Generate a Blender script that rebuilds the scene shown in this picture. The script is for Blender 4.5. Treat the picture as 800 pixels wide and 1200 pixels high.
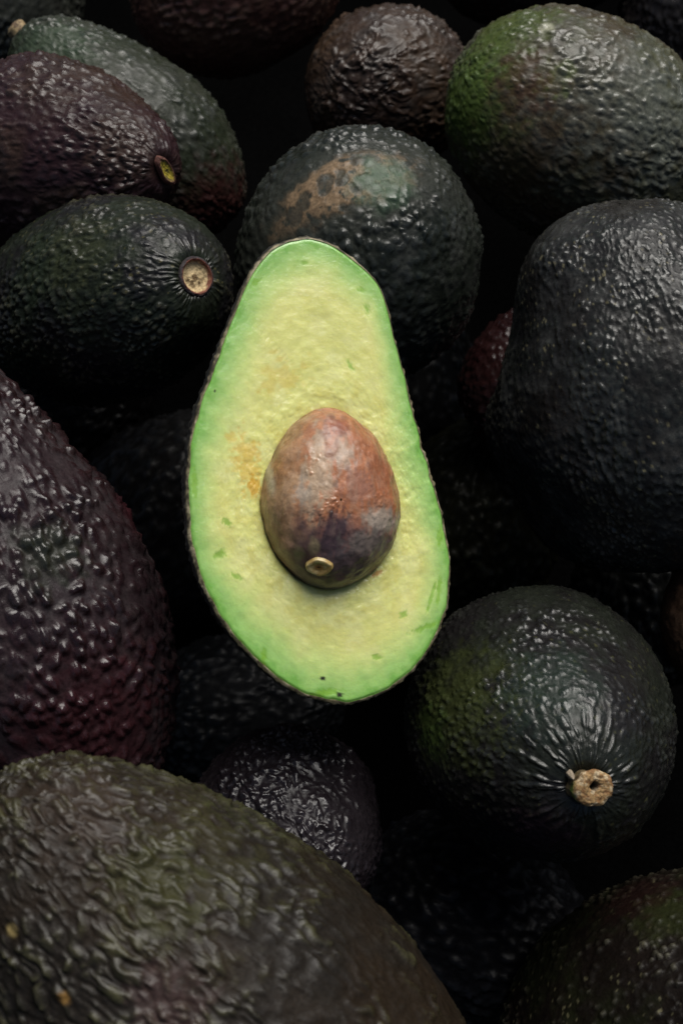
import bpy, math
import numpy as np
from mathutils import Vector, Matrix

for o in list(bpy.data.objects):
    bpy.data.objects.remove(o)

# ------------------------------------------------------------------ camera
# metres. The photograph is 800 x 1200; a fruit is about 7 cm across.
PITCH = math.radians(62)
D0 = 0.30
K = 0.251 / 0.30 / 1200.0            # tangent per photo pixel
TGT = np.array([0.0, 0.0, 0.13])     # point the camera looks at, 13 cm above the shelf
RIGHT = np.array([1.0, 0, 0])
FWD = np.array([0, math.cos(PITCH), -math.sin(PITCH)])
UP = np.array([0, math.sin(PITCH), math.cos(PITCH)])
CAM = TGT - FWD * D0

sc = bpy.context.scene
cd = bpy.data.cameras.new('camera')
cam = bpy.data.objects.new('camera', cd)
sc.collection.objects.link(cam)
cam.matrix_world = Matrix(((RIGHT[0], UP[0], -FWD[0], CAM[0]),
                           (RIGHT[1], UP[1], -FWD[1], CAM[1]),
                           (RIGHT[2], UP[2], -FWD[2], CAM[2]),
                           (0, 0, 0, 1)))
cd.sensor_fit = 'VERTICAL'
cd.sensor_height = 36.0
cd.lens = 18.0 / (600 * K)
cd.clip_start = 0.01
cd.clip_end = 50
cd.dof.use_dof = True
cd.dof.focus_distance = 0.304
cd.dof.aperture_fstop = 20.0
sc.camera = cam

# ------------------------------------------------------------------ light: soft, high, overcast
SUN_EL, SUN_AZ = math.radians(60), math.radians(22)     # azimuth from +Y (away from the camera) towards +X
w = bpy.data.worlds.new('World')
sc.world = w
w.use_nodes = True
nt = w.node_tree
sky = nt.nodes.new('ShaderNodeTexSky')
sky.sky_type = 'NISHITA'
sky.sun_disc = False
sky.sun_elevation = SUN_EL
sky.sun_rotation = SUN_AZ
sky.dust_density = 3.0
nt.links.new(sky.outputs[0], nt.nodes['Background'].inputs[0])
nt.nodes['Background'].inputs[1].default_value = 0.065
sl = bpy.data.lights.new('sun', 'SUN')
sl.energy = 5.0
sl.angle = math.radians(46)
sl.color = (1.0, 0.97, 0.92)
so = bpy.data.objects.new('sun', sl)
sc.collection.objects.link(so)
sdir = Vector((math.sin(SUN_AZ) * math.cos(SUN_EL), math.cos(SUN_AZ) * math.cos(SUN_EL), math.sin(SUN_EL)))
so.rotation_euler = sdir.to_track_quat('Z', 'Y').to_euler()
so.location = (0.2, 0.5, 1.2)

sc.view_settings.view_transform = 'Standard'
sc.view_settings.look = 'None'
sc.view_settings.gamma = 1.0
sc.view_settings.exposure = -0.24
sc.render.engine = 'CYCLES'
sc.cycles.use_denoising = True
sc.cycles.max_bounces = 6

# ------------------------------------------------------------------ numpy noise
U32 = np.uint32
def hsh(ix, iy, iz, s):
    h = (ix.astype(np.int64) * 73856093) ^ (iy.astype(np.int64) * 19349663) ^ (iz.astype(np.int64) * 83492791) ^ (s * 2654435761)
    h = (h & 0xffffffff).astype(U32)
    h ^= h >> U32(16); h *= U32(0x7feb352d); h ^= h >> U32(15); h *= U32(0x846ca68b); h ^= h >> U32(16)
    return h
def f01(h):
    return h.astype(np.float32) * np.float32(1.0 / 4294967296.0)

def vnoise(p, s=0):
    i = np.floor(p).astype(np.int32)
    f = (p - i).astype(np.float32)
    u = f * f * f * (f * (f * 6 - 15) + 10)
    out = 0
    for dx in (0, 1):
        wx = u[:, 0] if dx else 1 - u[:, 0]
        for dy in (0, 1):
            wy = u[:, 1] if dy else 1 - u[:, 1]
            for dz in (0, 1):
                wz = u[:, 2] if dz else 1 - u[:, 2]
                out = out + f01(hsh(i[:, 0] + dx, i[:, 1] + dy, i[:, 2] + dz, s)) * wx * wy * wz
    return out
def fbm(p, o=4, s=0, g=0.5):
    a, t, n = 1.0, 0.0, 0.0
    for k in range(o):
        t = t + a * vnoise(p * (2.03 ** k) + 17.3 * k, s + k)
        n += a; a *= g
    return t / n
def pebbles(p, s=0, rmin=0.35, rmax=0.62, fill=0.9, pw=1.0, n=None):
    """domes of different size, one per cell: height and a random number of the dome"""
    i0 = np.floor(p).astype(np.int32)
    best = np.zeros(len(p), np.float32)
    rid = np.zeros(len(p), np.float32)
    for dx in (-1, 0, 1):
        for dy in (-1, 0, 1):
            for dz in (-1, 0, 1):
                ix, iy, iz = i0[:, 0] + dx, i0[:, 1] + dy, i0[:, 2] + dz
                h = hsh(ix, iy, iz, s)
                a = (h & U32(1023)).astype(np.float32) / 1023
                b = ((h >> U32(10)) & U32(1023)).astype(np.float32) / 1023
                c = ((h >> U32(20)) & U32(1023)).astype(np.float32) / 1023
                r0 = f01(h * U32(2246822519))
                ex, ey, ez = ix + 0.1 + 0.8 * a - p[:, 0], iy + 0.1 + 0.8 * b - p[:, 1], iz + 0.1 + 0.8 * c - p[:, 2]
                d2 = ex * ex + ey * ey + ez * ez
                if n is not None:                        # distance along the skin only
                    en = ex * n[:, 0] + ey * n[:, 1] + ez * n[:, 2]
                    d2 = np.where(np.abs(en) < 0.5, d2 - en * en, 9.0)
                r = rmin + (rmax - rmin) * r0
                q = np.clip(1 - d2 / (r * r), 0, None)
                v = np.where(r0 * 7.13 % 1.0 < fill, q ** pw * (0.45 + 0.55 * r0), 0)
                m = v > best
                best = np.where(m, v, best)
                rid = np.where(m, (r0 * 31.7) % 1.0, rid)
    return best, rid
def sstep(a, b, x):
    t = np.clip((x - a) / (b - a), 0, 1)
    return t * t * (3 - 2 * t)
def mixc(c, col, m):
    return c * (1 - m[:, None]) + np.array(col, np.float32)[None, :] * m[:, None]

# ------------------------------------------------------------------ helpers
def depth_for(py, z):
    b = (600 - py) * K
    return (D0 * math.sin(PITCH) - z) / (math.sin(PITCH) - b * math.cos(PITCH))
def unproject(px, py, d):
    return CAM + d * (FWD + RIGHT * ((px - 400) * K) + UP * ((600 - py) * K))
def project(P):
    v = P - CAM
    d = v @ FWD
    return 400 + (v @ RIGHT) / d / K, 600 - (v @ UP) / d / K, d
def frame_cols(axis_cam, twist=0.0):
    a = RIGHT * axis_cam[0] + UP * axis_cam[1] - FWD * axis_cam[2]
    a = a / np.linalg.norm(a)
    h = np.array([0.31, 0.2, 0.93]) if abs(a[2]) < 0.9 else np.array([1.0, 0.1, 0])
    x = np.cross(h, a); x /= np.linalg.norm(x)
    y = np.cross(a, x)
    return np.stack([x, y, a], 1)

def grid_mesh(name, V, nu, nv, attrs, mat, wrap=True, flip=False):
    """V is (nu*nv, 3), rows of nv; v wraps round"""
    V = np.asarray(V, np.float32)
    me = bpy.data.meshes.new(name)
    nvq = nv if wrap else nv - 1
    I, J = np.meshgrid(np.arange(nu - 1), np.arange(nvq), indexing='ij')
    J2 = (J + 1) % nv
    q = np.stack([I * nv + J, I * nv + J2, (I + 1) * nv + J2, (I + 1) * nv + J], -1).reshape(-1, 4)
    if flip:
        q = q[:, ::-1]
    n = len(q)
    me.vertices.add(len(V)); me.vertices.foreach_set('co', V.ravel())
    me.loops.add(n * 4); me.loops.foreach_set('vertex_index', np.ascontiguousarray(q).ravel().astype(np.int32))
    me.polygons.add(n)
    me.polygons.foreach_set('loop_start', np.arange(0, n * 4, 4, dtype=np.int32))
    me.polygons.foreach_set('use_smooth', np.ones(n, bool))
    me.update(calc_edges=True)
    for k, a in attrs.items():
        a = np.asarray(a, np.float32)
        if a.ndim == 2:
            at = me.attributes.new(k, 'FLOAT_COLOR', 'POINT')
            at.data.foreach_set('color', np.concatenate([a, np.ones((len(a), 1), np.float32)], 1).ravel())
        else:
            at = me.attributes.new(k, 'FLOAT', 'POINT')
            at.data.foreach_set('value', a)
    me.materials.append(mat)
    return me
def link(name, me, parent=None, M=None):
    o = bpy.data.objects.new(name, me)
    sc.collection.objects.link(o)
    if parent is not None:
        o.parent = parent
    if M is not None:
        o.matrix_local = M
    return o
def mat4(cols, loc):
    return Matrix([list(cols[0]) + [loc[0]], list(cols[1]) + [loc[1]], list(cols[2]) + [loc[2]], [0, 0, 0, 1]])

def make_mat(name, rough=(0.3, 0.5), nscale=900, bump=0.15, bdist=0.0004, var=0.35, spec=0.5, sss=None, coat=0.0, wet=None, knob=None):
    """procedural material: the pigment attribute varied by noise, uneven gloss and pores as fine bump"""
    m = bpy.data.materials.new(name)
    m.use_nodes = True
    t = m.node_tree
    N, Lk = t.nodes, t.links
    b = N['Principled BSDF']
    tc = N.new('ShaderNodeTexCoord')
    at = N.new('ShaderNodeAttribute'); at.attribute_name = 'pigment'
    n1 = N.new('ShaderNodeTexNoise'); n1.inputs['Scale'].default_value = nscale; n1.inputs['Detail'].default_value = 5; n1.inputs['Roughness'].default_value = 0.65
    n2 = N.new('ShaderNodeTexNoise'); n2.inputs['Scale'].default_value = nscale * 0.23; n2.inputs['Detail'].default_value = 4
    for n in (n1, n2):
        Lk.new(tc.outputs['Object'], n.inputs['Vector'])
    mr = N.new('ShaderNodeMapRange')
    mr.inputs[1].default_value = 0.3; mr.inputs[2].default_value = 0.7
    mr.inputs[3].default_value = 1 - var; mr.inputs[4].default_value = 1 + var
    Lk.new(n1.outputs[0], mr.inputs[0])
    vm = N.new('ShaderNodeVectorMath'); vm.operation = 'SCALE'
    Lk.new(at.outputs['Color'], vm.inputs[0]); Lk.new(mr.outputs[0], vm.inputs['Scale'])
    Lk.new(vm.outputs[0], b.inputs['Base Color'])
    r = N.new('ShaderNodeMapRange')
    r.inputs[1].default_value = 0.35; r.inputs[2].default_value = 0.65
    r.inputs[3].default_value = rough[0]; r.inputs[4].default_value = rough[1]
    Lk.new(n2.outputs[0], r.inputs[0])
    if knob:                                             # rubbed, waxy knob tops shine; specular cut between them imitates crease shade
        ka = N.new('ShaderNodeAttribute'); ka.attribute_name = 'knob'
        k1 = N.new('ShaderNodeMapRange'); k1.inputs[1].default_value = 0.05; k1.inputs[2].default_value = 0.6
        k1.inputs[3].default_value = knob[0]; k1.inputs[4].default_value = knob[1]
        Lk.new(ka.outputs['Fac'], k1.inputs[0]); Lk.new(k1.outputs[0], b.inputs['Specular IOR Level'])
        k2 = N.new('ShaderNodeMapRange'); k2.inputs[1].default_value = 0.05; k2.inputs[2].default_value = 0.6
        k2.inputs[3].default_value = 0.12; k2.inputs[4].default_value = -0.07
        Lk.new(ka.outputs['Fac'], k2.inputs[0])
        ad = N.new('ShaderNodeMath'); ad.operation = 'ADD'
        Lk.new(r.outputs[0], ad.inputs[0]); Lk.new(k2.outputs[0], ad.inputs[1])
        Lk.new(ad.outputs[0], b.inputs['Roughness'])
    elif wet:
        wa = N.new('ShaderNodeAttribute'); wa.attribute_name = 'wet'
        mx = N.new('ShaderNodeMix')
        Lk.new(wa.outputs['Fac'], mx.inputs[0]); Lk.new(r.outputs[0], mx.inputs[2]); mx.inputs[3].default_value = wet
        Lk.new(mx.outputs[0], b.inputs['Roughness'])
    else:
        Lk.new(r.outputs[0], b.inputs['Roughness'])
    bp = N.new('ShaderNodeBump'); bp.inputs['Strength'].default_value = bump; bp.inputs['Distance'].default_value = bdist
    Lk.new(n1.outputs[0], bp.inputs['Height']); Lk.new(bp.outputs[0], b.inputs['Normal'])
    if not knob:
        b.inputs['Specular IOR Level'].default_value = spec
    if coat:
        b.inputs['Coat Weight'].default_value = coat; b.inputs['Coat Roughness'].default_value = 0.12
        n3 = N.new('ShaderNodeTexNoise'); n3.inputs['Scale'].default_value = 1000; n3.inputs['Detail'].default_value = 3
        Lk.new(tc.outputs['Object'], n3.inputs['Vector'])
        b2 = N.new('ShaderNodeBump'); b2.inputs['Strength'].default_value = 0.5; b2.inputs['Distance'].default_value = 0.0007
        Lk.new(n3.outputs[0], b2.inputs['Height']); Lk.new(b2.outputs[0], b.inputs['Coat Normal'])
    if sss:
        b.inputs['Subsurface Weight'].default_value = sss[0]
        b.inputs['Subsurface Radius'].default_value = sss[1]
        b.inputs['Subsurface Scale'].default_value = sss[2]
    return m

MAT = {
    'gloss': make_mat('glossy_avocado_skin', (0.15, 0.32), 1500, 0.30, knob=(0.14, 0.42)),
    'satin': make_mat('satin_avocado_skin', (0.21, 0.40), 1500, 0.35, knob=(0.13, 0.36)),
    'matt': make_mat('waxy_avocado_skin', (0.28, 0.48), 1500, 0.40, knob=(0.10, 0.30)),
    'deep': make_mat('shaded_avocado_skin', (0.40, 0.55), 1500, 0.4, knob=(0.03, 0.16)),  # shaded version of the skin: specular cut to imitate shadow
    'shelf': make_mat('shade_black_shelf', (0.8, 0.95), 600, 0.3, 0.0005, 0.4, 0.0),
    'rim': make_mat('cut_skin', (0.4, 0.7), 1500, 0.4),
    'cork': make_mat('corky_stem', (0.6, 0.85), 1600, 0.6, 0.0006, 0.5),
    'flesh': make_mat('avocado_flesh', (0.22, 0.48), 1300, 0.14, 0.0005, 0.04, 0.5, (0.30, (1.0, 0.8, 0.3), 0.0016), 0.4),
    'seed': make_mat('avocado_seed', (0.28, 0.46), 1500, 0.25, 0.0004, 0.16, 0.45, None, 0.12, 0.08),
}

# ------------------------------------------------------------------ the shelf under the pile (structure)
def shelf():
    n = 60
    xs = np.linspace(-0.55, 0.55, n); ys = np.linspace(-0.5, 0.75, n)
    X, Y = np.meshgrid(xs, ys, indexing='ij')
    P = np.stack([X.ravel(), Y.ravel(), np.zeros(n * n)], 1)
    P[:, 2] = -0.05 + 0.0006 * fbm(P * 60, 3)
    col = np.ones((n * n, 3), np.float32) * 0.0012 * (0.6 + 0.8 * fbm(P * 25, 4))[:, None]  # near-black pigment stands in for deep shade between the fruit
    me = grid_mesh('shelf', P, n, n, {'pigment': col}, MAT['shelf'], wrap=False, flip=True)
    o = link('shelf', me)
    o['kind'] = 'structure'
shelf()

# ------------------------------------------------------------------ whole avocados
GROUP = 'whole dark avocados heaped in the pile'
def surface(nu, nv, R, L, neck, blunt, seed, lump=0.03, bend=0.0, phi=0.0):
    psi = np.linspace(0.004, math.pi - 0.004, nu)
    tt = np.linspace(-math.pi, math.pi, nv, endpoint=False)
    th = phi + tt - 0.45 * np.sin(tt)                   # finer where the fruit shows
    u = np.cos(psi)
    rho = np.sin(psi) ** blunt
    rho = rho * (1 - neck * sstep(-0.35, 1.0, u))
    rho = rho / rho.max() * R
    z = u * L * R
    s = np.concatenate([[0], np.cumsum(np.hypot(np.diff(rho), np.diff(z)))])
    Z, T = np.meshgrid(z, th, indexing='ij')
    RH = np.repeat(rho[:, None], nv, 1)
    S = np.repeat(s[:, None], nv, 1)
    P = np.stack([RH * np.cos(T) + bend * R * (Z / (L * R)) ** 2, RH * np.sin(T), Z], -1)
    lp = fbm(P.reshape(-1, 3) / R * 1.3 + seed * 3.1, 2, seed).reshape(nu, nv) - 0.5
    P = P * (1 + lump * 2 * lp)[..., None]
    return P, T, S
def normals(P):
    du = np.gradient(P, axis=0)
    dv = (np.roll(P, -1, 1) - np.roll(P, 1, 1)) * 0.5
    n = np.cross(dv, du)
    l = np.linalg.norm(n, axis=-1, keepdims=True)
    n = n / np.maximum(l, 1e-12)
    # make it point outward
    if np.mean(np.sum(n * P, -1)) < 0:
        n = -n
    return n

def avocado(px, py, z, rpx, axis, label, L=1.35, neck=0.2, blunt=0.95, seed=1, res=(240, 300),
            cell=1.9, amp=0.45, elong=1.3, warp=0.35, ridge=0.25, rad=0.0, radlen=14, nrad=44, smooth_pole=0.0,
            base=(0.016, 0.011, 0.012), second=(0.02, 0.018, 0.012), tip=(0.05, 0.04, 0.03), tipamt=0.4,
            speck=None, speckamt=0.0, marks=(), mat='satin', stem=None, lump=0.03, bend=0.0, fill=0.9, rr=(0.35, 0.62),
            extra=None, bloom=0.0, dents=(), valley=None):
    d = depth_for(py, z)
    C = unproject(px, py, d)
    R = rpx * K * d
    cols = frame_cols(axis)
    nu, nv = res
    vl = cols.T @ (CAM - C)
    P, T, S = surface(nu, nv, R, L, neck, blunt, seed, lump, bend, math.atan2(vl[1], vl[0]))
    Nn = normals(P).reshape(-1, 3)
    flat = P.reshape(-1, 3)
    mm = flat * 1000.0                                   # millimetres
    Sm = S.reshape(-1) * 1000.0
    Tm = T.reshape(-1)
    # ---- relief
    cell, amp = cell * CELL, amp * AMP
    wv = np.stack([vnoise(mm / (cell * 1.8) + 5.1, seed + 40), vnoise(mm / (cell * 1.8) + 9.7, seed + 41), vnoise(mm / (cell * 1.8) + 2.2, seed + 42)], 1) - 0.5
    q = mm / cell
    q[:, 2] /= elong
    q = q + wv * warp * 2
    h1, rid = pebbles(q + seed * 7.7, seed, rr[0], rr[1], fill, n=Nn)
    h2, _ = pebbles(q * 1.9 + 3.3, seed + 5, 0.3, 0.6, 0.7, n=Nn)
    rdg = 1 - np.abs(2 * vnoise(q * 0.8 + wv * 1.5 + 11, seed + 9) - 1)
    size = 0.55 + 0.9 * sstep(0.3, 0.7, fbm(mm / 14 + seed, 3, seed + 3))
    h = (h1 * (1 - ridge) + 0.34 * h2 + ridge * rdg ** 2) * size
    if rad > 0:
        rho0 = nrad / (2 * math.pi)
        qr = np.stack([np.cos(Tm) * rho0, np.sin(Tm) * rho0, Sm / (cell * 2.6)], 1)
        qr = qr + wv * 0.65
        hr, ridr = pebbles(qr + seed * 2.3, seed + 6, 0.38, 0.66, 0.85)
        rr2 = 1 - np.abs(2 * vnoise(np.stack([qr[:, 0] * 0.9, qr[:, 1] * 0.9, qr[:, 2] * 0.35], 1) + 4, seed + 7) - 1)
        wr = np.exp(-(Sm / radlen) ** 2 * 0.9) * rad
        fade = sstep(0, 5.0, Sm)
        h = h * (1 - wr) + wr * (1.0 * hr + 0.45 * rr2) * (0.25 + 0.75 * fade)
    fine = fbm(mm / 0.55 + 3, 2, seed + 12) - 0.5
    disp = amp * h + 0.07 * amp * fine
    if stem is not None:                                 # the skin dips where the stem joins
        disp = disp * sstep(2.5, 6.5, Sm) - 1.5 * np.exp(-(Sm / 4.0) ** 4)
    # ---- pigment
    big = fbm(mm / 16 + seed * 1.7, 4, seed + 20)
    mid = fbm(mm / 3.5 + 1.3, 3, seed + 21)
    col = np.repeat(np.array(base, np.float32)[None], len(mm), 0)
    col = mixc(col, second, sstep(0.38, 0.62, big * 0.75 + mid * 0.25))
    col = mixc(col, tip, tipamt * sstep(0.35, 0.95, h) * (0.35 + 0.65 * sstep(0.35, 0.65, mid)))
    if valley is not None:                               # waxy bloom kept between the knobs
        col = mixc(col, valley, sstep(0.35, 0.05, h) * (0.4 + 0.6 * sstep(0.35, 0.6, big)))
    if bloom:
        col = mixc(col, (0.066, 0.066, 0.062), bloom * sstep(0.45, 0.7, fbm(mm / 5 + 31, 4, seed + 25)))
    if speck is not None:
        sp, rs = pebbles(mm / 1.7 + 0.4 * wv + 51, seed + 30, 0.16, 0.34, 0.55)
        col = mixc(col, speck, speckamt * sstep(0.1, 0.35, sp) * sstep(0.4, 0.62, fbm(mm / 9 + 71, 3, seed + 31)))
    col *= 0.85 * (0.70 + 0.6 * mid)[:, None]
    # ---- marks that sit on the skin, found where the photo shows them
    def anchor(ax, ay):
        Wp = flat @ cols.T + C
        x, y, dd = project(Wp)
        face = ((Nn @ cols.T) * (CAM - Wp)).sum(1) > 0
        e = (x - ax) ** 2 + (y - ay) ** 2 + np.where(face, 0, 1e7)
        i = int(np.argmin(e))
        return flat[i], dd[i]
    ctx = dict(mm=mm, seed=seed, wv=wv, K=K)
    for (ax, ay, r, mc, amt, nz) in marks:
        p0, dd = anchor(ax, ay)
        dist = np.linalg.norm(flat - p0, axis=1) / (r * K * dd)
        nf = fbm(mm / 2.6 + ax, 4, seed + 50)
        m = amt * sstep(1.15, 0.35, dist + nz * (nf - 0.5) * 2.2)
        col = mixc(col, mc, m)
    if extra:
        col, disp, keep = extra(anchor, flat, mm, col, disp, seed)
        h = h * (0.25 + 0.75 * keep)
    for (ax, ay, r, dm) in dents:                        # broad hollows and swellings of the fruit
        p0, dd = anchor(ax, ay)
        disp = disp + dm * np.exp(-(np.linalg.norm(flat - p0, axis=1) / (r * K * dd)) ** 2)
    V = flat + Nn * (disp * 0.001)[:, None]
    me = grid_mesh('avocado_skin', V, nu, nv, {'pigment': col, 'knob': np.clip(h, 0, 1)}, MAT[mat])
    M = mat4(cols, C)
    if stem is None:
        o = link('avocado', me)
        o.matrix_world = M
    else:
        o = bpy.data.objects.new('avocado', None)
        o.empty_display_size = 0.02
        sc.collection.objects.link(o)
        o.matrix_world = M
        link('skin', me, o)
        stem(o, P[0].mean(0))
    o['label'] = label
    o['category'] = 'avocado'
    o['group'] = GROUP
    return o

# ---- stem ends
def lathe_part(name, parent, pole, prof, nv, seed, mat, colour, irr=0.08, off=(0, 0), hole=None, tilt=(0, 0), dz=0.0, lean=(0, 0), squash=None, size=1.0):
    """prof: list of (radius, height) in mm from the outside to the middle"""
    pr = np.array(prof, np.float32)
    t = np.linspace(0, len(pr) - 1, 46)
    rr_ = np.interp(t, np.arange(len(pr)), pr[:, 0]); hh = np.interp(t, np.arange(len(pr)), pr[:, 1])
    th = np.linspace(0, 2 * math.pi, nv, endpoint=False)
    Rr, T = np.meshgrid(rr_, th, indexing='ij'); Hh = np.repeat(hh[:, None], nv, 1)
    x, y = (Rr * np.cos(T)).ravel(), (Rr * np.sin(T)).ravel()
    hz = Hh.ravel()
    p = np.stack([x, y, hz], 1)
    k = 1 + irr * 2 * (fbm(np.stack([np.cos(T.ravel()) * 1.6, np.sin(T.ravel()) * 1.6, hz * 0.15], 1) + seed, 3, seed) - 0.5)
    x, y = x * k, y * k
    rel = (fbm(p / 0.6 + seed, 3, seed + 2) - 0.5)
    hz = hz + rel * 0.55
    if hole:
        dh = np.hypot(x - hole[0], y - hole[1])
        hz = hz - hole[3] * sstep(hole[2], hole[2] * 0.45, dh + 0.25 * rel)
    hz = hz + tilt[0] * x + tilt[1] * y
    fx, fy = x * size, y * size
    if squash:                                           # (direction x, y, factor): narrow across that direction
        sx_, sy_, sf = squash
        k2 = (fx * sx_ + fy * sy_) * (sf - 1)
        fx, fy = fx + k2 * sx_, fy + k2 * sy_
    V = np.stack([fx + off[0] + lean[0] * hz, fy + off[1] + lean[1] * hz, hz + dz], 1) * 0.001 + pole
    col = colour(x, y, p, hz, rel)
    me = grid_mesh(name, V, len(t), nv, {'pigment': col}, MAT[mat], flip=False)
    return link(name, me, parent)

def stem_stub(o, pole):
    def colour(x, y, p, hz, rel):
        n = fbm(p / 0.9 + 5, 4, 3)
        c = np.repeat(np.array([[0.30, 0.185, 0.075]], np.float32), len(x), 0)
        c = mixc(c, (0.20, 0.10, 0.035), sstep(0.42, 0.6, n))
        c = mixc(c, (0.46, 0.36, 0.22), sstep(0.54, 0.70, fbm(p / 1.3 + 25, 3, 8)))
        side = sstep(2.4, 1.4, p[:, 2])
        c = mixc(c, (0.045, 0.035, 0.012), side * 0.85)
        # green patch on the side of the stub
        a = UPDIR(-0.85, -0.42)
        g = sstep(0.55, 0.95, (x * a[0] + y * a[1]) / np.maximum(np.hypot(x, y), 0.3)) * sstep(3.3, 2.2, p[:, 2]) * sstep(0.3, 0.9, p[:, 2])
        c = mixc(c, (0.10, 0.16, 0.02), g)
        h = UPDIR(-0.15, 0.35)
        dh = np.hypot(x - h[0] * 1.6, y - h[1] * 1.6)
        return mixc(c, (0.02, 0.012, 0.006), sstep(1.55, 0.9, dh))
    cols = np.array(o.matrix_world.to_3x3())
    def UPDIR(a, b):
        v = cols.T @ (RIGHT * a + UP * b)
        n = math.hypot(v[0], v[1])
        return (v[0] / n * math.hypot(a, b), v[1] / n * math.hypot(a, b))
    h = UPDIR(-0.15, 0.35)
    off = UPDIR(0.8, 0.1)
    prof = [(4.2, -1.6), (4.3, -0.6), (4.2, 0.6), (4.7, 1.7), (5.1, 2.6), (4.9, 3.4), (4.0, 3.9), (2.6, 3.9), (1.3, 3.6), (0.02, 3.5)]
    lathe_part('stem', o, pole, prof, 72, 4, 'cork', colour, 0.24, (off[0] * -0.6, off[1] * -0.6), (h[0] * 1.6, h[1] * 1.6, 1.35, 2.2), UPDIR(-0.05, 0.02), lean=UPDIR(0.42, 0.22), size=0.86)
    # torn flake of bark standing at the stub's upper left
    f = UPDIR(-0.86, 0.62)
    def colour2(x, y, p, hz, rel):
        return np.repeat(np.array([[0.26, 0.21, 0.15]], np.float32), len(x), 0)
    lathe_part('bark_flake', o, pole, [(0.9, -0.5), (0.85, 1.0), (0.55, 2.2), (0.2, 3.2), (0.02, 3.4)], 20, 9, 'cork', colour2, 0.3, (f[0] * 4.6, f[1] * 4.6))

def stem_scar(o, pole):
    def colour(x, y, p, hz, rel):
        r = np.hypot(p[:, 0], p[:, 1])
        n = fbm(p / 1.1 + 3, 4, 6)
        c = np.repeat(np.array([[0.50, 0.38, 0.20]], np.float32), len(x), 0)
        c = mixc(c, (0.13, 0.08, 0.03), sstep(0.46, 0.60, n) * sstep(3.2, 1.6, r))
        c = mixc(c, (0.13, 0.035, 0.018), sstep(3.3, 3.75, r + rel * 0.9))
        return mixc(c, (0.02, 0.013, 0.014), sstep(3.95, 4.3, r + rel * 0.5))
    prof = [(4.9, -0.9), (4.6, 0.15), (4.1, 0.42), (3.85, 0.3), (3.5, -0.7), (2.5, -1.15), (1.2, -1.0), (0.02, -0.9)]
    lathe_part('stem_scar', o, pole, prof, 64, 5, 'cork', colour, 0.06, dz=0.1, size=1.08)
def slit_scar(o, pole):
    cols = np.array(o.matrix_world.to_3x3())
    def colour(x, y, p, hz, rel):
        r = np.hypot(p[:, 0], p[:, 1])
        c = np.repeat(np.array([[0.42, 0.33, 0.03]], np.float32), len(x), 0)
        c = mixc(c, (0.12, 0.10, 0.02), sstep(0.45, 0.6, fbm(p / 0.8, 3, 2)))
        return mixc(c, (0.09, 0.03, 0.02), sstep(2.0, 3.0, r))
    v = cols.T @ (RIGHT * 0.86 + UP * 0.5)
    vl = math.hypot(v[0], v[1])
    prof = [(3.7, -0.9), (3.4, 0.3), (2.9, 0.6), (2.2, 0.2), (1.2, -0.2), (0.02, -0.2)]
    lathe_part('stem_scar', o, pole, prof, 48, 7, 'cork', colour, 0.1, dz=0.0, squash=(v[0] / vl, v[1] / vl, 0.45), size=1.3)
def small_stub(o, pole):
    def colour(x, y, p, hz, rel):
        c = np.repeat(np.array([[0.30, 0.22, 0.11]], np.float32), len(x), 0)
        return mixc(c, (0.10, 0.06, 0.03), sstep(0.45, 0.6, fbm(p / 0.9, 3, 2)))
    prof = [(3.2, -1.2), (3.3, 0.8), (3.5, 2.4), (2.8, 3.2), (1.4, 3.0), (0.02, 2.9)]
    lathe_part('stem', o, pole, prof, 40, 3, 'cork', colour, 0.12)

# ---- brown scar of the avocado behind the half
def net_scar(anchor, flat, mm, col, disp, seed):
    p0, dd = anchor(398, 216)
    # screen-right and -up at that place become directions on the fruit
    pr, _ = anchor(428, 213)
    a = pr - p0; a /= np.linalg.norm(a)
    n = p0 / np.linalg.norm(p0)
    b = np.cross(n, a); b /= np.linalg.norm(b)
    s = K * dd
    x = (flat - p0) @ a / s
    y = (flat - p0) @ b / s
    dist = np.hypot((x - 0.25 * y) / 88, (y - 0.2 * x) / 40)
    dist = dist + 0.55 * (fbm(mm / 3.2 + 9, 4, 71) - 0.5) + np.where(np.linalg.norm(flat - p0, axis=1) > 0.05, 5, 0)
    area = sstep(1.15, 0.55, dist)
    nn_ = flat / np.linalg.norm(flat, axis=1, keepdims=True)
    h, _ = pebbles(mm / 5.0 + 0.35 * fbm(mm / 2, 3, 5)[:, None] + 2, 77, 0.26, 0.64, 0.9, n=nn_)
    net = sstep(0.42, 0.02, h)
    halo = sstep(2.1, 0.9, dist)
    col = mixc(col, (0.036, 0.038, 0.030), 0.6 * halo)
    brown = np.array([[0.175, 0.118, 0.068]], np.float32) * (0.55 + 0.9 * fbm(mm / 0.9, 3, 15))[:, None]
    m = (area * (0.18 + 0.72 * net) * sstep(0.26, 0.44, fbm(mm / 1.6 + 3, 4, 73)))[:, None]
    col = col * (1 - m) + brown * m
    g, dg = anchor(448, 213)
    gm = sstep(1.2, 0.3, np.linalg.norm(flat - g, axis=1) / (42 * K * dg) + 0.8 * (fbm(mm / 3, 3, 19) - 0.5))
    col = mixc(col, (0.055, 0.095, 0.055), 0.75 * gm)
    disp = disp * (1 - 0.8 * np.clip(halo * 0.55 + area, 0, 1)) + 0.18 * area * net
    return col, disp, 1 - np.clip(0.7 * halo + area, 0, 1)

BIG = (285, 375); MIDR = (220, 290); SMALL = (150, 190); LOW = (130, 160)
CELL, AMP = 1.15, 1.75
GREEN = (0.035, 0.060, 0.014); OLIVE = (0.060, 0.062, 0.016); DKG = (0.016, 0.028, 0.016)

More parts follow.
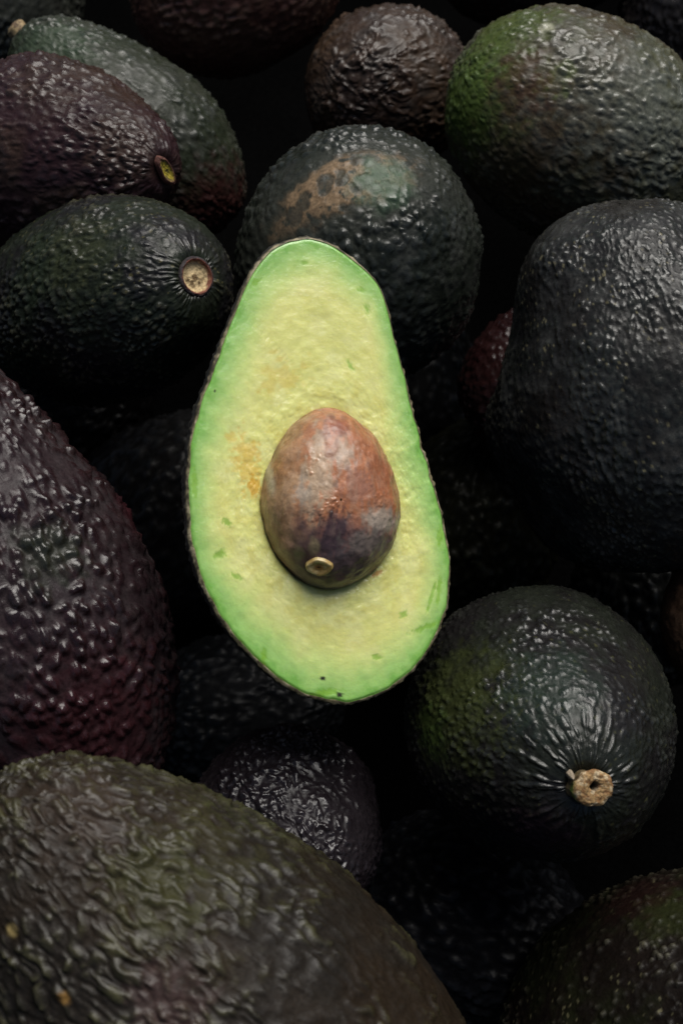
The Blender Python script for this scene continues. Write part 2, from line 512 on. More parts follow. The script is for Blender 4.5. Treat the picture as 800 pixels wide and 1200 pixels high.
# left middle, round pale stem scar
avocado(122, 355, -0.015, 117, (0.62, 0.0, 0.785), 'dark avocado with a round pale tan stem scar, left of the cut half',
        L=1.75, neck=0.10, blunt=0.74, seed=3, res=BIG, cell=1.75, amp=0.42, elong=1.2, ridge=0.12, rad=0.9, radlen=13, nrad=46,
        base=(0.012, 0.011, 0.012), second=(0.014, 0.018, 0.011), tip=(0.060, 0.056, 0.034), tipamt=0.55,
        speck=(0.12, 0.105, 0.04), speckamt=0.5, marks=((40, 320, 50, (0.020, 0.030, 0.014), 0.35, 0.8), (90, 300, 60, (0.03, 0.035, 0.015), 0.5, 0.8)),
        mat='satin', stem=stem_scar)
# upper left, purple, yellow slit
avocado(72, 190, -0.008, 118, (0.74, -0.22, 0.60), 'purple-brown bumpy avocado with a small yellow slit at its tip, upper left',
        L=1.55, neck=0.3, blunt=0.95, seed=5, res=MIDR, cell=2.0, amp=0.6, elong=1.5, ridge=0.2, rad=0.6, radlen=10, nrad=34,
        base=(0.026, 0.012, 0.014), second=(0.032, 0.018, 0.014), tip=(0.055, 0.035, 0.028), tipamt=0.5,
        mat='satin', stem=slit_scar)
# upper left, grey green, behind
avocado(148, 152, -0.035, 94, (-0.74, 0.66, 0.12), 'long grey-green avocado with reddish lower end, lying behind the purple one',
        L=1.68, neck=0.22, blunt=0.85, seed=7, res=MIDR, cell=2.1, amp=0.5, elong=1.3, ridge=0.3,
        base=(0.020, 0.025, 0.014), second=(0.027, 0.030, 0.020), tip=(0.055, 0.06, 0.05), tipamt=0.5, bloom=0.25,
        marks=((255, 255, 75, (0.030, 0.011, 0.010), 0.95, 0.4), (230, 285, 70, (0.022, 0.008, 0.008), 0.95, 0.3), (60, 60, 60, (0.035, 0.055, 0.03), 0.6, 0.5)),
        mat='satin', stem=small_stub)
# top edge, reddish
avocado(276, -16, -0.03, 98, (0.9, 0.1, 0.3), 'dark reddish avocado cut off by the top edge, left of the round brown one',
        L=1.3, neck=0.1, seed=9, res=SMALL, cell=2.3, amp=0.5, ridge=0.3, base=(0.070, 0.030, 0.023), second=(0.080, 0.040, 0.027),
        tip=(0.13, 0.085, 0.06), mat='satin')
# round brown
avocado(458, 104, -0.042, 92, (0.62, 0.35, -0.7), 'round brown wrinkled avocado behind the scarred one, at the top middle',
        L=1.15, neck=0.1, seed=11, res=MIDR, cell=2.3, amp=0.75, elong=1.5, ridge=0.4, warp=0.6,
        base=(0.034, 0.021, 0.015), second=(0.043, 0.026, 0.016), tip=(0.09, 0.06, 0.042), tipamt=0.5, bloom=0.25, mat='satin')
# top right green
avocado(688, 160, -0.022, 127, (0.80, -0.30, -0.35), 'large green-brown shiny avocado at the top right corner',
        L=1.38, neck=0.05, blunt=0.9, seed=13, res=BIG, cell=2.2, amp=0.42, elong=1.3, ridge=0.25, warp=0.4,
        base=(0.056, 0.044, 0.026), second=(0.058, 0.060, 0.034), tip=(0.13, 0.13, 0.09), tipamt=0.5, bloom=0.35,
        marks=((545, 110, 85, (0.050, 0.080, 0.014), 0.9, 0.5), (600, 30, 60, (0.05, 0.075, 0.015), 0.7, 0.5), (650, 95, 26, (0.12, 0.16, 0.035), 0.8, 0.8),
               (640, 33, 10, (0.28, 0.28, 0.2), 0.8, 0.4), (620, 100, 55, (0.055, 0.028, 0.018), 0.7, 0.6), (600, 200, 70, (0.045, 0.030, 0.014), 0.6, 0.5), (760, 130, 90, (0.085, 0.092, 0.076), 0.7, 1.0), (700, 90, 80, (0.085, 0.085, 0.066), 0.5, 1.2)),
        mat='gloss')
# behind the half, scarred
avocado(422, 302, -0.018, 142, (0.15, 0.45, 0.6), 'round grey-green avocado with a brown net-like scar, right behind the cut half',
        L=1.05, neck=0.05, blunt=0.97, seed=15, res=BIG, cell=2.6, amp=0.5, elong=1.1, ridge=0.15,
        base=(0.014, 0.017, 0.013), second=(0.020, 0.023, 0.018), tip=(0.030, 0.034, 0.028), tipamt=0.4, bloom=0.25,
        marks=((330, 330, 60, (0.014, 0.026, 0.015), 0.6, 0.5),), mat='gloss', extra=net_scar)
# right large
avocado(748, 455, -0.018, 172, (-0.16, 0.92, 0.25), 'big charcoal pear-shaped avocado at the right edge above the one with a stem',
        L=1.24, neck=0.20, blunt=0.76, seed=17, res=BIG, cell=1.5, amp=0.34, elong=1.2, ridge=0.15, warp=0.3, lump=0.10,
        base=(0.015, 0.013, 0.011), second=(0.019, 0.021, 0.018), tip=(0.050, 0.050, 0.042), tipamt=0.5, bloom=0.3, valley=(0.016, 0.016, 0.016),
        dents=((602, 400, 55, -1.8), (640, 290, 60, 2.0), (582, 520, 70, 3.0), (690, 330, 60, -1.5)),
        speck=(0.18, 0.16, 0.09), speckamt=0.7, mat='gloss')
# small in the gap, wine red
avocado(606, 445, -0.062, 66, (0.1, 0.9, 0.2), 'small wine-red shiny avocado deep in the gap left of the charcoal pear-shaped one',
        L=1.25, neck=0.2, seed=19, res=SMALL, cell=2.2, amp=0.5, ridge=0.3, base=(0.017, 0.005, 0.006), second=(0.021, 0.008, 0.008),
        tip=(0.03, 0.014, 0.014), mat='gloss')
# lower right with stem
avocado(634, 850, -0.046, 156, (0.065, -0.13, 0.98), 'round dark avocado with a tan corky stem stub, lower right of the cut half',
        L=1.28, neck=0.18, blunt=0.9, seed=21, res=BIG, cell=1.6, amp=0.38, elong=1.2, ridge=0.05, warp=0.2, rad=1.0, radlen=22, nrad=50,
        base=(0.012, 0.011, 0.011), second=(0.013, 0.015, 0.011), tip=(0.034, 0.036, 0.03), tipamt=0.45,
        speck=(0.09, 0.09, 0.035), speckamt=0.4,
        marks=((525, 830, 95, (0.028, 0.034, 0.010), 0.75, 0.6), (640, 800, 70, (0.017, 0.027, 0.020), 0.6, 0.6), (640, 980, 60, (0.020, 0.012, 0.016), 0.8, 0.4),
               (505, 860, 40, (0.03, 0.05, 0.012), 0.6, 0.7)),
        mat='gloss', stem=stem_stub)
# left large, glossy purple black
avocado(10, 686, -0.028, 170, (-0.28, 0.93, 0.12), 'big glossy purple-black avocado with round bumps at the left edge',
        L=1.78, neck=0.42, blunt=0.86, seed=23, res=(340, 420), cell=2.95, amp=0.74, elong=1.15, ridge=0.0, warp=0.35, rr=(0.38, 0.60), fill=1.0,
        base=(0.019, 0.010, 0.012), second=(0.024, 0.011, 0.012), tip=(0.012, 0.007, 0.007), tipamt=0.8, bloom=0.10, valley=(0.034, 0.026, 0.028),
        marks=((60, 650, 50, (0.022, 0.028, 0.018), 0.6, 0.6), (170, 600, 40, (0.036, 0.010, 0.013), 0.7, 0.4), (120, 850, 120, (0.027, 0.008, 0.010), 0.8, 0.4)), mat='gloss')
# bottom left, nearest
avocado(253, 1200, -0.010, 229, (-0.64, 0.68, 0.15), 'largest avocado, olive brown and wrinkled, filling the bottom left corner',
        L=1.70, neck=0.20, blunt=0.85, seed=25, res=(330, 420), cell=1.95, amp=0.66, elong=2.4, ridge=0.3, warp=0.6,
        base=(0.019, 0.013, 0.008), second=(0.015, 0.012, 0.009), tip=(0.070, 0.068, 0.028), tipamt=0.5,
        marks=((230, 1010, 90, (0.036, 0.034, 0.013), 0.35, 1.6), (190, 1040, 50, (0.045, 0.050, 0.014), 0.3, 1.6), (75, 1168, 9, (0.20, 0.11, 0.03), 0.9, 0.3), (15, 1090, 9, (0.20, 0.15, 0.06), 0.9, 0.3),
               (100, 950, 70, (0.032, 0.022, 0.016), 0.7, 0.6), (200, 1170, 50, (0.05, 0.03, 0.028), 0.6, 0.7)),
        mat='matt')
# under, between the two
avocado(340, 970, -0.068, 110, (0.3, -0.4, 0.8), 'shiny black avocado low in the gap between olive one and cut half',
        L=1.15, neck=0.15, seed=27, res=MIDR, cell=1.9, amp=0.6, elong=1.0, ridge=0.3, warp=0.7, base=(0.012, 0.009, 0.011), second=(0.015, 0.012, 0.014),
        tip=(0.022, 0.018, 0.022), mat='gloss')
# bottom right, skin blackened to paint in its neighbour's shadow
avocado(798, 1226, -0.084, 188, (0.5, 0.6, 0.3), 'dark avocado with pale specks in the bottom right corner',
        L=1.25, neck=0.1, seed=29, res=BIG, cell=2.3, amp=0.5, elong=1.1, ridge=0.1, fill=0.75, rr=(0.25, 0.45), base=(0.007, 0.005, 0.004), second=(0.008, 0.009, 0.004),
        tip=(0.07, 0.065, 0.045), tipamt=0.6, speck=(0.12, 0.11, 0.06), speckamt=0.6, marks=((785, 1070, 50, (0.016, 0.020, 0.006), 0.6, 0.6), (740, 1050, 60, (0.013, 0.006, 0.005), 0.7, 0.5)), mat='deep')
# right edge, brown sliver
avocado(862, 718, -0.045, 84, (0.1, 0.9, 0.2), 'brown avocado just showing at the right edge, above the stemmed one',
        L=1.2, neck=0.1, seed=31, res=SMALL, cell=2.2, amp=0.5, ridge=0.4, base=(0.05, 0.028, 0.018), second=(0.055, 0.032, 0.02), tip=(0.07, 0.05, 0.04), mat='satin')
# top left corner
avocado(14, 2, -0.045, 84, (0.5, 0.8, 0.1), 'blackish bumpy avocado in the top left corner',
        L=1.2, neck=0.1, seed=33, res=SMALL, cell=2.3, amp=0.55, ridge=0.2, base=(0.022, 0.022, 0.018), second=(0.028, 0.03, 0.024), tip=(0.07, 0.07, 0.06), mat='satin')
# top edge, right of the middle
avocado(630, -52, -0.045, 78, (0.95, 0.1, 0.1), 'dark brown avocado at the top edge behind the large green-brown one',
        L=1.5, neck=0.1, seed=35, res=SMALL, cell=2.3, amp=0.5, ridge=0.3, base=(0.024, 0.015, 0.012), second=(0.022, 0.016, 0.012), tip=(0.05, 0.038, 0.03), mat='matt')
avocado(815, 10, -0.055, 85, (0.4, 0.8, 0.1), 'black avocado in the top right corner behind the large green-brown one',
        L=1.2, neck=0.1, seed=37, res=SMALL, cell=2.2, amp=0.5, ridge=0.3, base=(0.014, 0.012, 0.012), second=(0.018, 0.015, 0.014), tip=(0.05, 0.045, 0.04), mat='satin')
# lower layer, seen dimly through the gaps; pigment darkened to imitate the shade there
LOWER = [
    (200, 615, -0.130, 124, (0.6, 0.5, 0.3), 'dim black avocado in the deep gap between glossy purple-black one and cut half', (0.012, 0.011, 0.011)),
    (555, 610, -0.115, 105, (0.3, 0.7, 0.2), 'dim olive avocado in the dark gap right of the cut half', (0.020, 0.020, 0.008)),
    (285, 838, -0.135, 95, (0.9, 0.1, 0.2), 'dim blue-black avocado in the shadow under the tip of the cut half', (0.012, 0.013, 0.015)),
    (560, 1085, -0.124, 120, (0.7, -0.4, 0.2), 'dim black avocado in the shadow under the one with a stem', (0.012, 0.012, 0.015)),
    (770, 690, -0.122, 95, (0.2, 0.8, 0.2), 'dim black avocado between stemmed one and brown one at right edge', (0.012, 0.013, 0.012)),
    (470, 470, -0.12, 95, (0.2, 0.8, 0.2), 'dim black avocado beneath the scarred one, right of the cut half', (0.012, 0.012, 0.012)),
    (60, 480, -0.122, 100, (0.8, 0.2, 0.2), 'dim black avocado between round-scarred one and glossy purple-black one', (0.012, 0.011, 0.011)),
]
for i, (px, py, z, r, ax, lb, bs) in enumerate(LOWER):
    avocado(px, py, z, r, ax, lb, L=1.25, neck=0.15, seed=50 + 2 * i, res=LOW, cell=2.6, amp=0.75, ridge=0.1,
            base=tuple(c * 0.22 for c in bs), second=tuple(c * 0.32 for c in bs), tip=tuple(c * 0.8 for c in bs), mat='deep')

# ------------------------------------------------------------------ the cut half
OUT = [(366, 278), (387, 285), (408, 298), (429, 315), (446, 336), (455, 362), (461, 392), (470, 426), (478, 456), (486, 490),
       (495, 523), (505, 556), (512.5, 580), (519, 608), (525, 638), (528, 672), (525, 706), (515, 740), (502, 765), (480, 791), (455, 810),
       (430, 821), (408, 826), (383, 823), (357, 816), (332, 803), (310, 786), (289, 765), (264, 735), (247, 706), (232, 672),
       (223, 638), (220, 604), (219, 574), (221, 540), (226, 506), (234, 474), (244, 447), (255, 417), (267, 385), (278, 358),
       (288, 332), (301, 308), (318, 290), (340, 280)]
SEED = [(384, 478), (400, 482), (415, 491), (430, 503), (442.5, 517.5), (454, 540), (462.5, 565), (467, 585), (468, 602), (465, 622), (457, 643), (445, 660), (429, 675), (410, 685), (396, 690), (382, 691),
        (365, 686), (350, 677.5), (330, 657.5), (318, 636), (311, 614), (306, 590), (309, 565), (317.5, 540), (327, 519), (340, 501), (355, 488), (370, 480)]
HC = np.array([386.0, 588.0])
ALPHA = math.radians(13)
HN = RIGHT * math.sin(ALPHA) + UP * 0.03 - FWD * math.cos(ALPHA)        # cut face normal
HN /= np.linalg.norm(HN)
HX = np.cross(UP, HN); HX /= np.linalg.norm(HX)
HY = np.cross(HN, HX)
HO = unproject(372, 552, 0.297)
def on_plane(px, py):
    """photo pixel to plane coordinates in mm"""
    ray = FWD[None] + RIGHT[None] * ((np.asarray(px) - 400) * K)[:, None] + UP[None] * ((600 - np.asarray(py)) * K)[:, None]
    t = ((HO - CAM) @ HN) / (ray @ HN)
    P = CAM + ray * t[:, None] - HO
    return np.stack([P @ HX, P @ HY], 1) * 1000
def polar(pts, cen, th):
    q = on_plane([p[0] for p in pts], [p[1] for p in pts])
    a = np.arctan2(q[:, 1] - cen[1], q[:, 0] - cen[0]); r = np.hypot(q[:, 0] - cen[0], q[:, 1] - cen[1])
    i = np.argsort(a); a, r = a[i], r[i]
    A = np.concatenate([a - 2 * math.pi, a, a + 2 * math.pi]); Rr = np.concatenate([r, r, r])
    t = (th + math.pi) % (2 * math.pi) - math.pi
    # Catmull-Rom style smoothing: dense linear, then a circular blur
    v = np.interp(t, A, Rr)
    n = len(th); kk = max(3, int(n * 0.006))
    ker = np.hanning(2 * kk + 1); ker /= ker.sum()
    return np.convolve(np.concatenate([v[-kk:], v, v[:kk]]), ker, 'valid')
cen = on_plane([HC[0]], [HC[1]])[0]
SPX = K * 0.297 * 1000                                                     # mm per photo pixel on the cut face

half = bpy.data.objects.new('avocado_half', None)
half.empty_display_size = 0.03
sc.collection.objects.link(half)
half.matrix_world = mat4(np.stack([HX, HY, HN], 1), HO)
half['label'] = 'halved avocado with its seed, pale green cut face up on top of the pile'
half['category'] = 'avocado half'

def build_half():
    nv = 480
    th = np.linspace(0, 2 * math.pi, nv, endpoint=False)
    ro = polar(OUT, cen, th)
    rs = polar(SEED, cen, th)
    edge_n = fbm(np.stack([np.cos(th) * 14, np.sin(th) * 14, th * 0], 1) + 7, 3, 2) - 0.5
    ro = ro + 0.55 * edge_n
    rim = 0.34 + 0.34 * np.clip(-np.sin(th + 0.4), 0, 1) + 0.7 * (fbm(np.stack([np.cos(th) * 9, np.sin(th) * 9, th * 0 + 4], 1), 3, 5) - 0.5)
    rf = ro - rim                                                          # edge of the flesh
    # ---------------- flesh: bowl under the seed, then the cut face
    tb = np.linspace(0.02, 1, 24)
    rows_r, rows_z = [], []
    for t in tb:
        rows_r.append(rs * 1.015 * t); rows_z.append(-14.0 * np.sqrt(np.clip(1 - (t * 0.96) ** 2, 0, 1)) - 0.0 * rs)
    rows_z[-1] = np.full(nv, -1.6)
    nf = 190
    for i in range(nf):
        t = (i + 1) / nf
        r = rs * 0.985 + (rf - rs * 0.985) * t
        dd = r - rs                                                        # mm from the seed
        low_left = np.clip(np.cos(th - math.radians(225)), 0, 1) ** 2
        z = -(0.15 + 1.6 * low_left) * np.exp(-np.clip(dd, 0, None) / 0.45) - (0.2 + 0.35 * low_left) * np.exp(-(dd / 2.2) ** 2)
        de = rf - r
        z = z - 0.35 * np.exp(-(de / 0.5) ** 2)
        rows_r.append(r); rows_z.append(z)
    Rr = np.array(rows_r); Z = np.array(rows_z)
    X = cen[0] + Rr * np.cos(th)[None]; Y = cen[1] + Rr * np.sin(th)[None]
    p = np.stack([X.ravel(), Y.ravel(), Z.ravel()], 1)
    face = (np.arange(len(rows_r)) >= 24).repeat(nv)
    und = (fbm(p / 7 + 3, 3, 11) - 0.5) * 0.7
    ds = (Rr - rs[None]).ravel()
    de = (rf[None] - Rr).ravel()
    grain = (fbm(np.stack([p[:, 0] / 0.55, p[:, 1] / 0.9, p[:, 2]], 1), 3, 12) - 0.5)
    scoop, _ = pebbles(np.stack([p[:, 0] / 3.1, p[:, 1] / 4.0, p[:, 2] * 0 + 0.5], 1) + 0.8 * fbm(p / 2, 2, 4)[:, None], 13, 0.3, 0.6, 0.6)
    near = np.exp(-(np.clip(ds, 0, None) / 9) ** 2)
    rough = fbm(p / 1.6 + 40, 4, 14) - 0.5
    pxx = p[:, 0] / SPX; pyy = p[:, 1] / SPX
    # one long knife line across the neck
    lx, ly = on_plane([265], [345])[0]; mx, my = on_plane([340], [425])[0]
    tl = np.hypot(mx - lx, my - ly); ux, uy = (mx - lx) / tl, (my - ly) / tl
    al = (p[:, 0] - lx) * ux + (p[:, 1] - ly) * uy; ac = -(p[:, 0] - lx) * uy + (p[:, 1] - ly) * ux
    knife = np.exp(-(ac / 0.16) ** 2) * ((al > 0) & (al < tl))
    arcs = 0
    ax0, ay0 = on_plane([385], [470])[0]
    ra = np.hypot(p[:, 0] - ax0, (p[:, 1] - ay0) * 1.5)
    arcs = np.sin(ra * 4.2 + 5 * fbm(p / 5, 2, 9)) * np.exp(-((ra - 13) / 4) ** 2) * (p[:, 1] > ay0)
    zz = und + grain * (0.07 + 0.14 * near) + rough * (0.20 + 0.36 * near) - 0.10 * scoop * (0.3 + near) - 0.18 * knife + 0.008 * arcs
    zz = zz * np.where(face, sstep(-0.0, 0.9, de) * 0.85 + 0.15, 0.4)
    zz = zz * 0.62
    Zf = p[:, 2] + zz
    # ---------------- pigment of the flesh
    n1 = fbm(p / 4.5 + 9, 4, 31); n2 = fbm(p / 1.1 + 2, 3, 32)
    ang = np.arctan2(p[:, 1] - cen[1], p[:, 0] - cen[0])
    # green band is wider at the neck and the round end
    band = 6.4 + 1.3 * np.cos(2 * (ang - math.pi / 2)) + 0.9 * np.sin(ang * 3 + 1)
    e = de / band + 0.42 * (n1 - 0.5) + 0.25 * (fbm(np.stack([ang * 26, de / 6, 0 * de], 1), 3, 36) - 0.5)
    col = np.repeat(np.array([[0.66, 0.665, 0.225]], np.float32), len(p), 0)
    col = mixc(col, (0.71, 0.71, 0.31), 0.6 * sstep(0.40, 0.70, n1))
    col = mixc(col, (0.60, 0.56, 0.15), 0.55 * sstep(0.50, 0.66, fbm(p / 2.4 + 77, 4, 33)) * np.clip(near + 0.35, 0, 1))
    col = mixc(col, (0.52, 0.64, 0.21), sstep(1.9, 0.8, e))
    col = mixc(col, (0.31, 0.525, 0.145), sstep(1.15, 0.30, e))
    col = mixc(col, (0.16, 0.40, 0.06), 0.85 * sstep(0.42, 0.0, e + 0.25 * (n2 - 0.5)))
    sink = np.zeros(len(p), np.float32)
    def at(px, py):
        return on_plane([px], [py])[0]
    def blob(px, py, rx, ry, rot, nz=0.5, sc_=1.2):
        x0, y0 = at(px, py)
        c, s = math.cos(rot), math.sin(rot)
        dx, dy = p[:, 0] - x0, p[:, 1] - y0
        a, b = (dx * c + dy * s) / (rx * SPX), (-dx * s + dy * c) / (ry * SPX)
        return sstep(1.1, 0.5, np.hypot(a, b) + nz * (fbm(p / sc_ + px, 3, 35) - 0.5) * 2)
    for (bx, by, rx, ry, ro_) in [(258, 650, 9, 7, 0.5), (265, 612, 9, 4, -0.7), (278, 676, 8, 4, -0.6), (410, 428, 4, 9, 0.5), (430, 362, 4, 9, 0.2), (309, 770, 4, 13, -0.2),
                                  (472, 720, 7, 6, 0.3), (498, 735, 24, 4, 0.35), (356, 308, 4, 3, 0), (300, 331, 7, 5, 0.5), (441, 770, 7, 5, 0.2), (424, 340, 6, 4, 0), (228, 568, 4, 22, 0.0), (514, 690, 4, 20, -0.1), (515, 630, 5, 14, 0), (380, 812, 26, 5, 0.1), (505, 700, 3, 22, -0.3)]:
        bm = blob(bx, by, rx * 0.95, ry * 0.95, ro_, 0.6, 0.6)
        sink += 0.06 * bm
        col = mixc(col, (0.20, 0.40, 0.03), 0.7 * bm)
    st = blob(291, 545, 16, 36, 0.15, 0.75, 1.3)
    col = mixc(col, (0.66, 0.42, 0.06), 0.6 * st)
    col = mixc(col, (0.60, 0.34, 0.03), 0.8 * blob(298, 570, 8, 14, 0.2, 0.6, 0.8))
    col = mixc(col, (0.62, 0.44, 0.08), 0.6 * blob(270, 512, 8, 8, 0, 0.6, 0.9))
    col = mixc(col, (0.60, 0.45, 0.08), 0.45 * blob(330, 440, 34, 20, 0.4, 0.9, 1.6))
    col = mixc(col, (0.55, 0.42, 0.06), 0.5 * blob(321, 412, 8, 3, 0.1, 0.4, 0.9))
    col = mixc(col, (0.50, 0.20, 0.05), 0.7 * blob(442, 672, 8, 4, 0.6, 0.5, 0.8))
    col = mixc(col, (0.012, 0.010, 0.006), blob(378, 795, 4.2, 3.0, 0, 0.2, 0.5))
    col = mixc(col, (0.02, 0.016, 0.008), blob(398, 814, 4.5, 3.5, 0.4, 0.5, 0.5))
    col = mixc(col, (0.02, 0.02, 0.01), blob(252, 458, 1.8, 1.6, 0, 0.1, 0.5))
    col = mixc(col, (0.26, 0.15, 0.03), 0.75 * sstep(0.30, 0.0, de + 0.5 * (n2 - 0.5)) * face * sstep(0.2, -0.5, np.cos(ang)))
    # bowl wall a little browner where the seed coat stuck to it
    col = mixc(col, (0.50, 0.36, 0.12), 0.6 * sstep(0.35, -0.3, ds))
    col *= (0.94 + 0.12 * n2)[:, None]
    V = np.stack([p[:, 0], p[:, 1], Zf - sink - 0.05 * st], 1) * 0.001
    me = grid_mesh('flesh', V, len(rows_r), nv, {'pigment': col}, MAT['flesh'])
    link('flesh', me, half)
    # ---------------- skin: the cut rim, then the leathery back
    dep = 27.0
    rows = []
    for t in np.linspace(0, 1, 7):                                         # cut rim
        rows.append((rf - 0.15 + (ro - rf + 0.15) * t, -0.15 - 0.5 * t * t + 0 * th))
    nb = 110
    tb = np.linspace(0.02, 1, nb)
    for t in tb:
        a = t * math.pi / 2 * 0.995
        bul = 1 + 0.028 * math.sin(min(1, t * 3.2) * math.pi) * (0.5 + 0.5 * np.cos(th - math.radians(150)))
        rows.append((ro * (math.cos(a) ** 0.8) * bul, -0.65 - dep * math.sin(a) * np.ones(nv)))
    Rr = np.array([r for r, _ in rows]); Z = np.array([z for _, z in rows])
    # the back thins towards the neck
    X = cen[0] + Rr * np.cos(th)[None]; Y = cen[1] + Rr * np.sin(th)[None]
    thin = 1 - 0.35 * sstep(5, 60, Y - cen[1])
    Z = Z * thin
    P = np.stack([X, Y, Z], -1)
    p = P.reshape(-1, 3)
    Nn = normals(P - np.array([cen[0], cen[1], 0])).reshape(-1, 3)
    back = (np.arange(len(rows)) >= 6).repeat(nv)
    isr = np.clip(1 - (np.arange(len(rows)) / 8.0), 0, 1).repeat(nv)
    h, _ = pebbles(p / 1.5, 61, 0.35, 0.62, 0.9)
    n = fbm(p / 1.0, 3, 62)
    disp = np.where(back, 0.5 * h, 0.22 * (n - 0.5))
    V = (p + Nn * disp[:, None]) * 0.001
    col = np.repeat(np.array([[0.014, 0.013, 0.011]], np.float32), len(p), 0)
    col = mixc(col, (0.05, 0.045, 0.03), 0.5 * sstep(0.3, 0.9, h))
    rcol = np.repeat(np.array([[0.16, 0.135, 0.07]], np.float32), len(p), 0)
    rcol = mixc(rcol, (0.05, 0.04, 0.022), sstep(0.42, 0.6, n))
    rcol = mixc(rcol, (0.27, 0.23, 0.14), sstep(0.52, 0.68, fbm(p / 1.6 + 8, 3, 65)))
    m = sstep(0.0, 0.35, isr)[:, None]
    col = col * (1 - m) + rcol * m
    me = grid_mesh('half_skin', V, len(rows), nv, {'pigment': col}, MAT['rim'])
    link('skin', me, half)

    # ---------------- seed
    ns, nvs = 200, 260
    th = np.linspace(0, 2 * math.pi, nvs, endpoint=False)
    sc_off = 1.0
    rs = polar(SEED, cen, th) * 1.0
    ps = np.linspace(0.01, math.pi - 0.01, ns)
    PS, T = np.meshgrid(ps, th, indexing='ij')
    hgt = 13.5
    X = cen[0] + (rs[None] * np.sin(PS) ** 0.92) * np.cos(T)
    Y = cen[1] + (rs[None] * np.sin(PS) ** 0.92) * np.sin(T)
    Z = -1.0 + hgt * np.sign(np.cos(PS)) * np.abs(np.cos(PS)) ** 1.0
    P = np.stack([X, Y, Z], -1)
    p = P.reshape(-1, 3)
    Nn = normals(P - np.array([cen[0], cen[1], 0])).reshape(-1, 3)
    # photo pixel seen at each point (for where the coat's patches lie)
    W = HO + (p[:, :1] * HX + p[:, 1:2] * HY + p[:, 2:3] * HN) * 0.001
    sx, sy, _ = project(W)
    nb_ = fbm(p / 3.2 + 4, 4, 81); nm = fbm(p / 1.1 + 8, 4, 82); nf_ = fbm(np.stack([p[:, 0] / 1.1, p[:, 1] / 2.4, p[:, 2] / 1.6], 1) + 1.2 * nm[:, None] + 6, 4, 83)
    lump = (fbm(p / 4.5, 3, 84) - 0.5) * 0.9
    crease = np.exp(-((sx - (400 + (660 - sy) * 0.10)) / 5.0) ** 2) * sstep(655, 640, sy) * sstep(560, 615, sy)
    wr, _ = pebbles(p / 1.5 + 0.3 * nm[:, None], 85, 0.35, 0.6, 0.85)
    lowr = sstep(380, 440, sx) * sstep(570, 610, sy)
    disp = lump + 0.16 * (nm - 0.5) + 0.16 * wr * (0.2 + lowr) - 0.35 * crease
    wet = np.zeros(len(p), np.float32)
    for (wx, wy, wr_) in [(367, 535, 11), (363, 551, 8), (392, 590, 14), (364, 606, 13), (378, 602, 10), (446, 584, 11), (430, 527, 7), (385, 597, 9)]:
        wet = np.maximum(wet, sstep(1.1, 0.4, np.hypot(sx - wx, sy - wy) / wr_ + 1.1 * (nm - 0.5)))
    drop, _ = pebbles(p / 0.85, 86, 0.35, 0.7, 0.7)
    disp = disp + 0.30 * wet * drop
    col = np.repeat(np.array([[0.27, 0.105, 0.048]], np.float32), len(p), 0)
    j = (nb_ - 0.5) * 90
    left = sstep(385, 330, sx + j * 0.6)
    col = mixc(col, (0.27, 0.165, 0.085), 0.9 * left)                                        # tan left side
    def pb(px, py, rx, ry, nz, rot=0.0):
        c, s = math.cos(rot), math.sin(rot)
        dx, dy = sx - px, sy - py
        return sstep(1.15, 0.45, np.hypot((dx * c + dy * s) / rx, (-dx * s + dy * c) / ry) + nz * (nf_ - 0.5) * 2)
    col = mixc(col, (0.38, 0.28, 0.185), 0.8 * pb(374, 555, 22, 62, 0.9, 0.12))              # pale streak down the middle
    col = mixc(col, (0.34, 0.27, 0.20), 0.7 * pb(400, 530, 16, 30, 0.9, -0.3))
    col = mixc(col, (0.17, 0.045, 0.020), 0.85 * pb(393, 500, 17, 15, 0.5))                 # red cap
    col = mixc(col, (0.22, 0.075, 0.032), 0.7 * pb(388, 520, 10, 22, 0.7))
    col = mixc(col, (0.26, 0.095, 0.045), 0.75 * pb(448, 555, 22, 42, 0.5))                 # red right shoulder
    col = mixc(col, (0.25, 0.12, 0.085), 0.6 * pb(415, 568, 22, 26, 0.8))
    col = mixc(col, (0.23, 0.10, 0.03), 0.55 * pb(330, 545, 14, 30, 0.8, 0.3))
    col = mixc(col, (0.36, 0.31, 0.25), 0.55 * pb(352, 575, 13, 16, 0.8))
    col = mixc(col, (0.40, 0.36, 0.24), 0.7 * pb(316, 560, 6, 22, 0.5, -0.1))
    dark = sstep(590, 640, sy + j * 0.7)
    col = mixc(col, (0.060, 0.038, 0.040), 0.85 * dark * sstep(330, 352, sx))                 # purple-grey base
    col = mixc(col, (0.040, 0.024, 0.030), 0.9 * pb(392, 626, 26, 34, 0.5, 0.2))
    col = mixc(col, (0.15, 0.070, 0.030), 0.7 * pb(322, 630, 14, 34, 0.6, 0.4))
    col = mixc(col, (0.30, 0.255, 0.205), 0.85 * pb(446, 610, 26, 17, 0.5))                 # grey-beige lower right
    col = mixc(col, (0.16, 0.135, 0.115), 0.7 * pb(430, 636, 34, 20, 0.6))
    col = mixc(col, (0.055, 0.042, 0.044), 0.7 * pb(405, 662, 34, 20, 0.5))
    col = mixc(col, (0.20, 0.16, 0.08), 0.7 * pb(368, 640, 7, 12, 0.6))
    col = mixc(col, (0.18, 0.15, 0.07), 0.7 * pb(350, 648, 8, 12, 0.6))
    col = mixc(col, (0.12, 0.10, 0.045), 0.6 * pb(380, 685, 30, 8, 0.4))
    vein = sstep(0.50, 0.62, fbm(np.stack([p[:, 0] / 0.9, p[:, 1] / 3.0, p[:, 2] / 2.0], 1) + 1.6 * nm[:, None] + 21, 3, 88))
    col = mixc(col, (0.36, 0.27, 0.19), 0.16 * vein * (1 - 0.8 * dark))
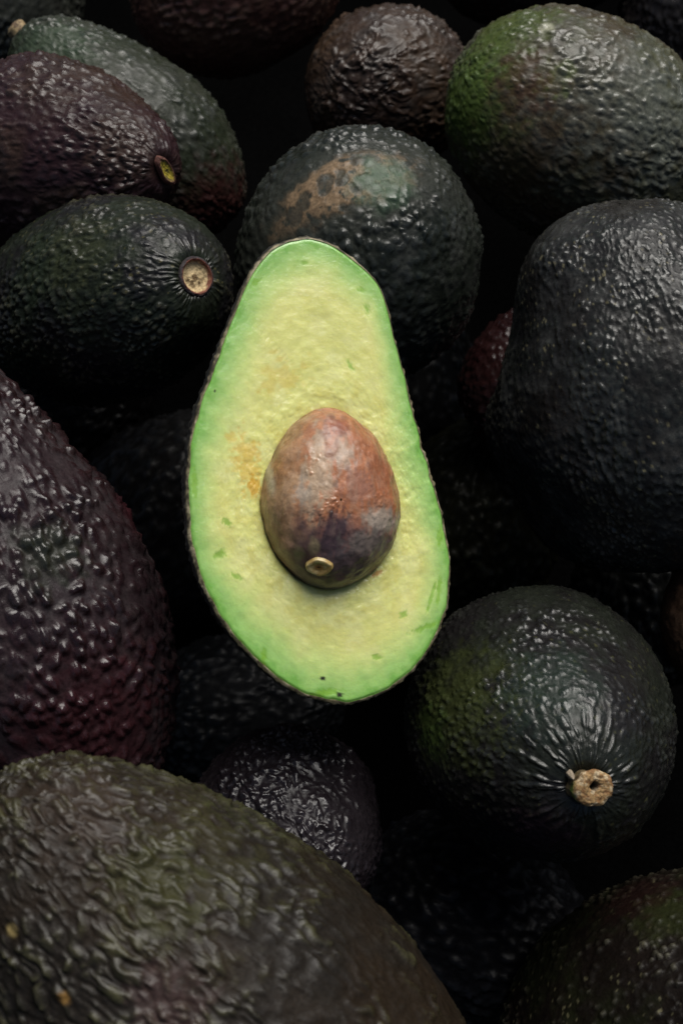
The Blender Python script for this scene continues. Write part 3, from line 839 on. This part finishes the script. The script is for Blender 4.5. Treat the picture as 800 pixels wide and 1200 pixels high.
    col *= (0.55 + 0.9 * nf_)[:, None]
    V = (p + Nn * disp[:, None]) * 0.001
    me = grid_mesh('seed', V, ns, nvs, {'pigment': col * 1.08, 'wet': wet}, MAT['seed'])
    seed = link('seed', me, half)
    # scar where the seed hung: small tan ring
    i = int(np.argmin((sx - 375) ** 2 + (sy - 664) ** 2 + np.where(p[:, 2] > -1, 0, 1e6)))
    c0, n0 = V[i], Nn[i]
    xx = np.cross(np.array([0, 1.0, 0]), n0); xx /= np.linalg.norm(xx); yy = np.cross(n0, xx)
    nr, na = 30, 60
    rr_ = np.linspace(1, 0.01, nr); ta = np.linspace(0, 2 * math.pi, na, endpoint=False)
    RR, TA = np.meshgrid(rr_, ta, indexing='ij')
    hz = 0.75 * np.exp(-((RR - 0.68) / 0.26) ** 2) - 0.35
    nn = fbm(np.stack([np.cos(TA).ravel() * RR.ravel() * 3, np.sin(TA).ravel() * RR.ravel() * 3, 0 * RR.ravel()], 1) + 3, 3, 90)
    wob = 1 + 0.25 * (fbm(np.stack([np.cos(TA).ravel() * 1.5, np.sin(TA).ravel() * 1.5, 0 * RR.ravel()], 1), 2, 91) - 0.5)
    ex = (RR * np.cos(TA)).ravel() * 3.7 * wob; ey = (RR * np.sin(TA)).ravel() * 2.9 * wob
    hz = hz.ravel() * 0.4 + 0.45 + 0.25 * (nn - 0.5) - 1.4 * sstep(0.8, 1.0, RR.ravel())
    Vh = c0[None] + (ex[:, None] * xx + ey[:, None] * yy + hz[:, None] * n0) * 0.001
    hc = np.repeat(np.array([[0.36, 0.24, 0.08]], np.float32), len(Vh), 0)
    hc = mixc(hc, (0.44, 0.34, 0.15), sstep(0.5, 0.65, nn))
    hc = mixc(hc, (0.27, 0.13, 0.03), sstep(0.45, 0.15, RR.ravel()))
    hc = mixc(hc, (0.02, 0.01, 0.006), sstep(1.0, 0.3, np.hypot((ex + 0.1) / 0.75, (ey - 0.1) / 0.34)))
    hc = mixc(hc, (0.10, 0.06, 0.03), sstep(0.86, 1.0, RR.ravel()))
    me = grid_mesh('seed_scar', Vh, nr, na, {'pigment': hc, 'wet': np.full(len(Vh), 0.3)}, MAT['seed'])
    link('seed_scar', me, seed)
build_half()
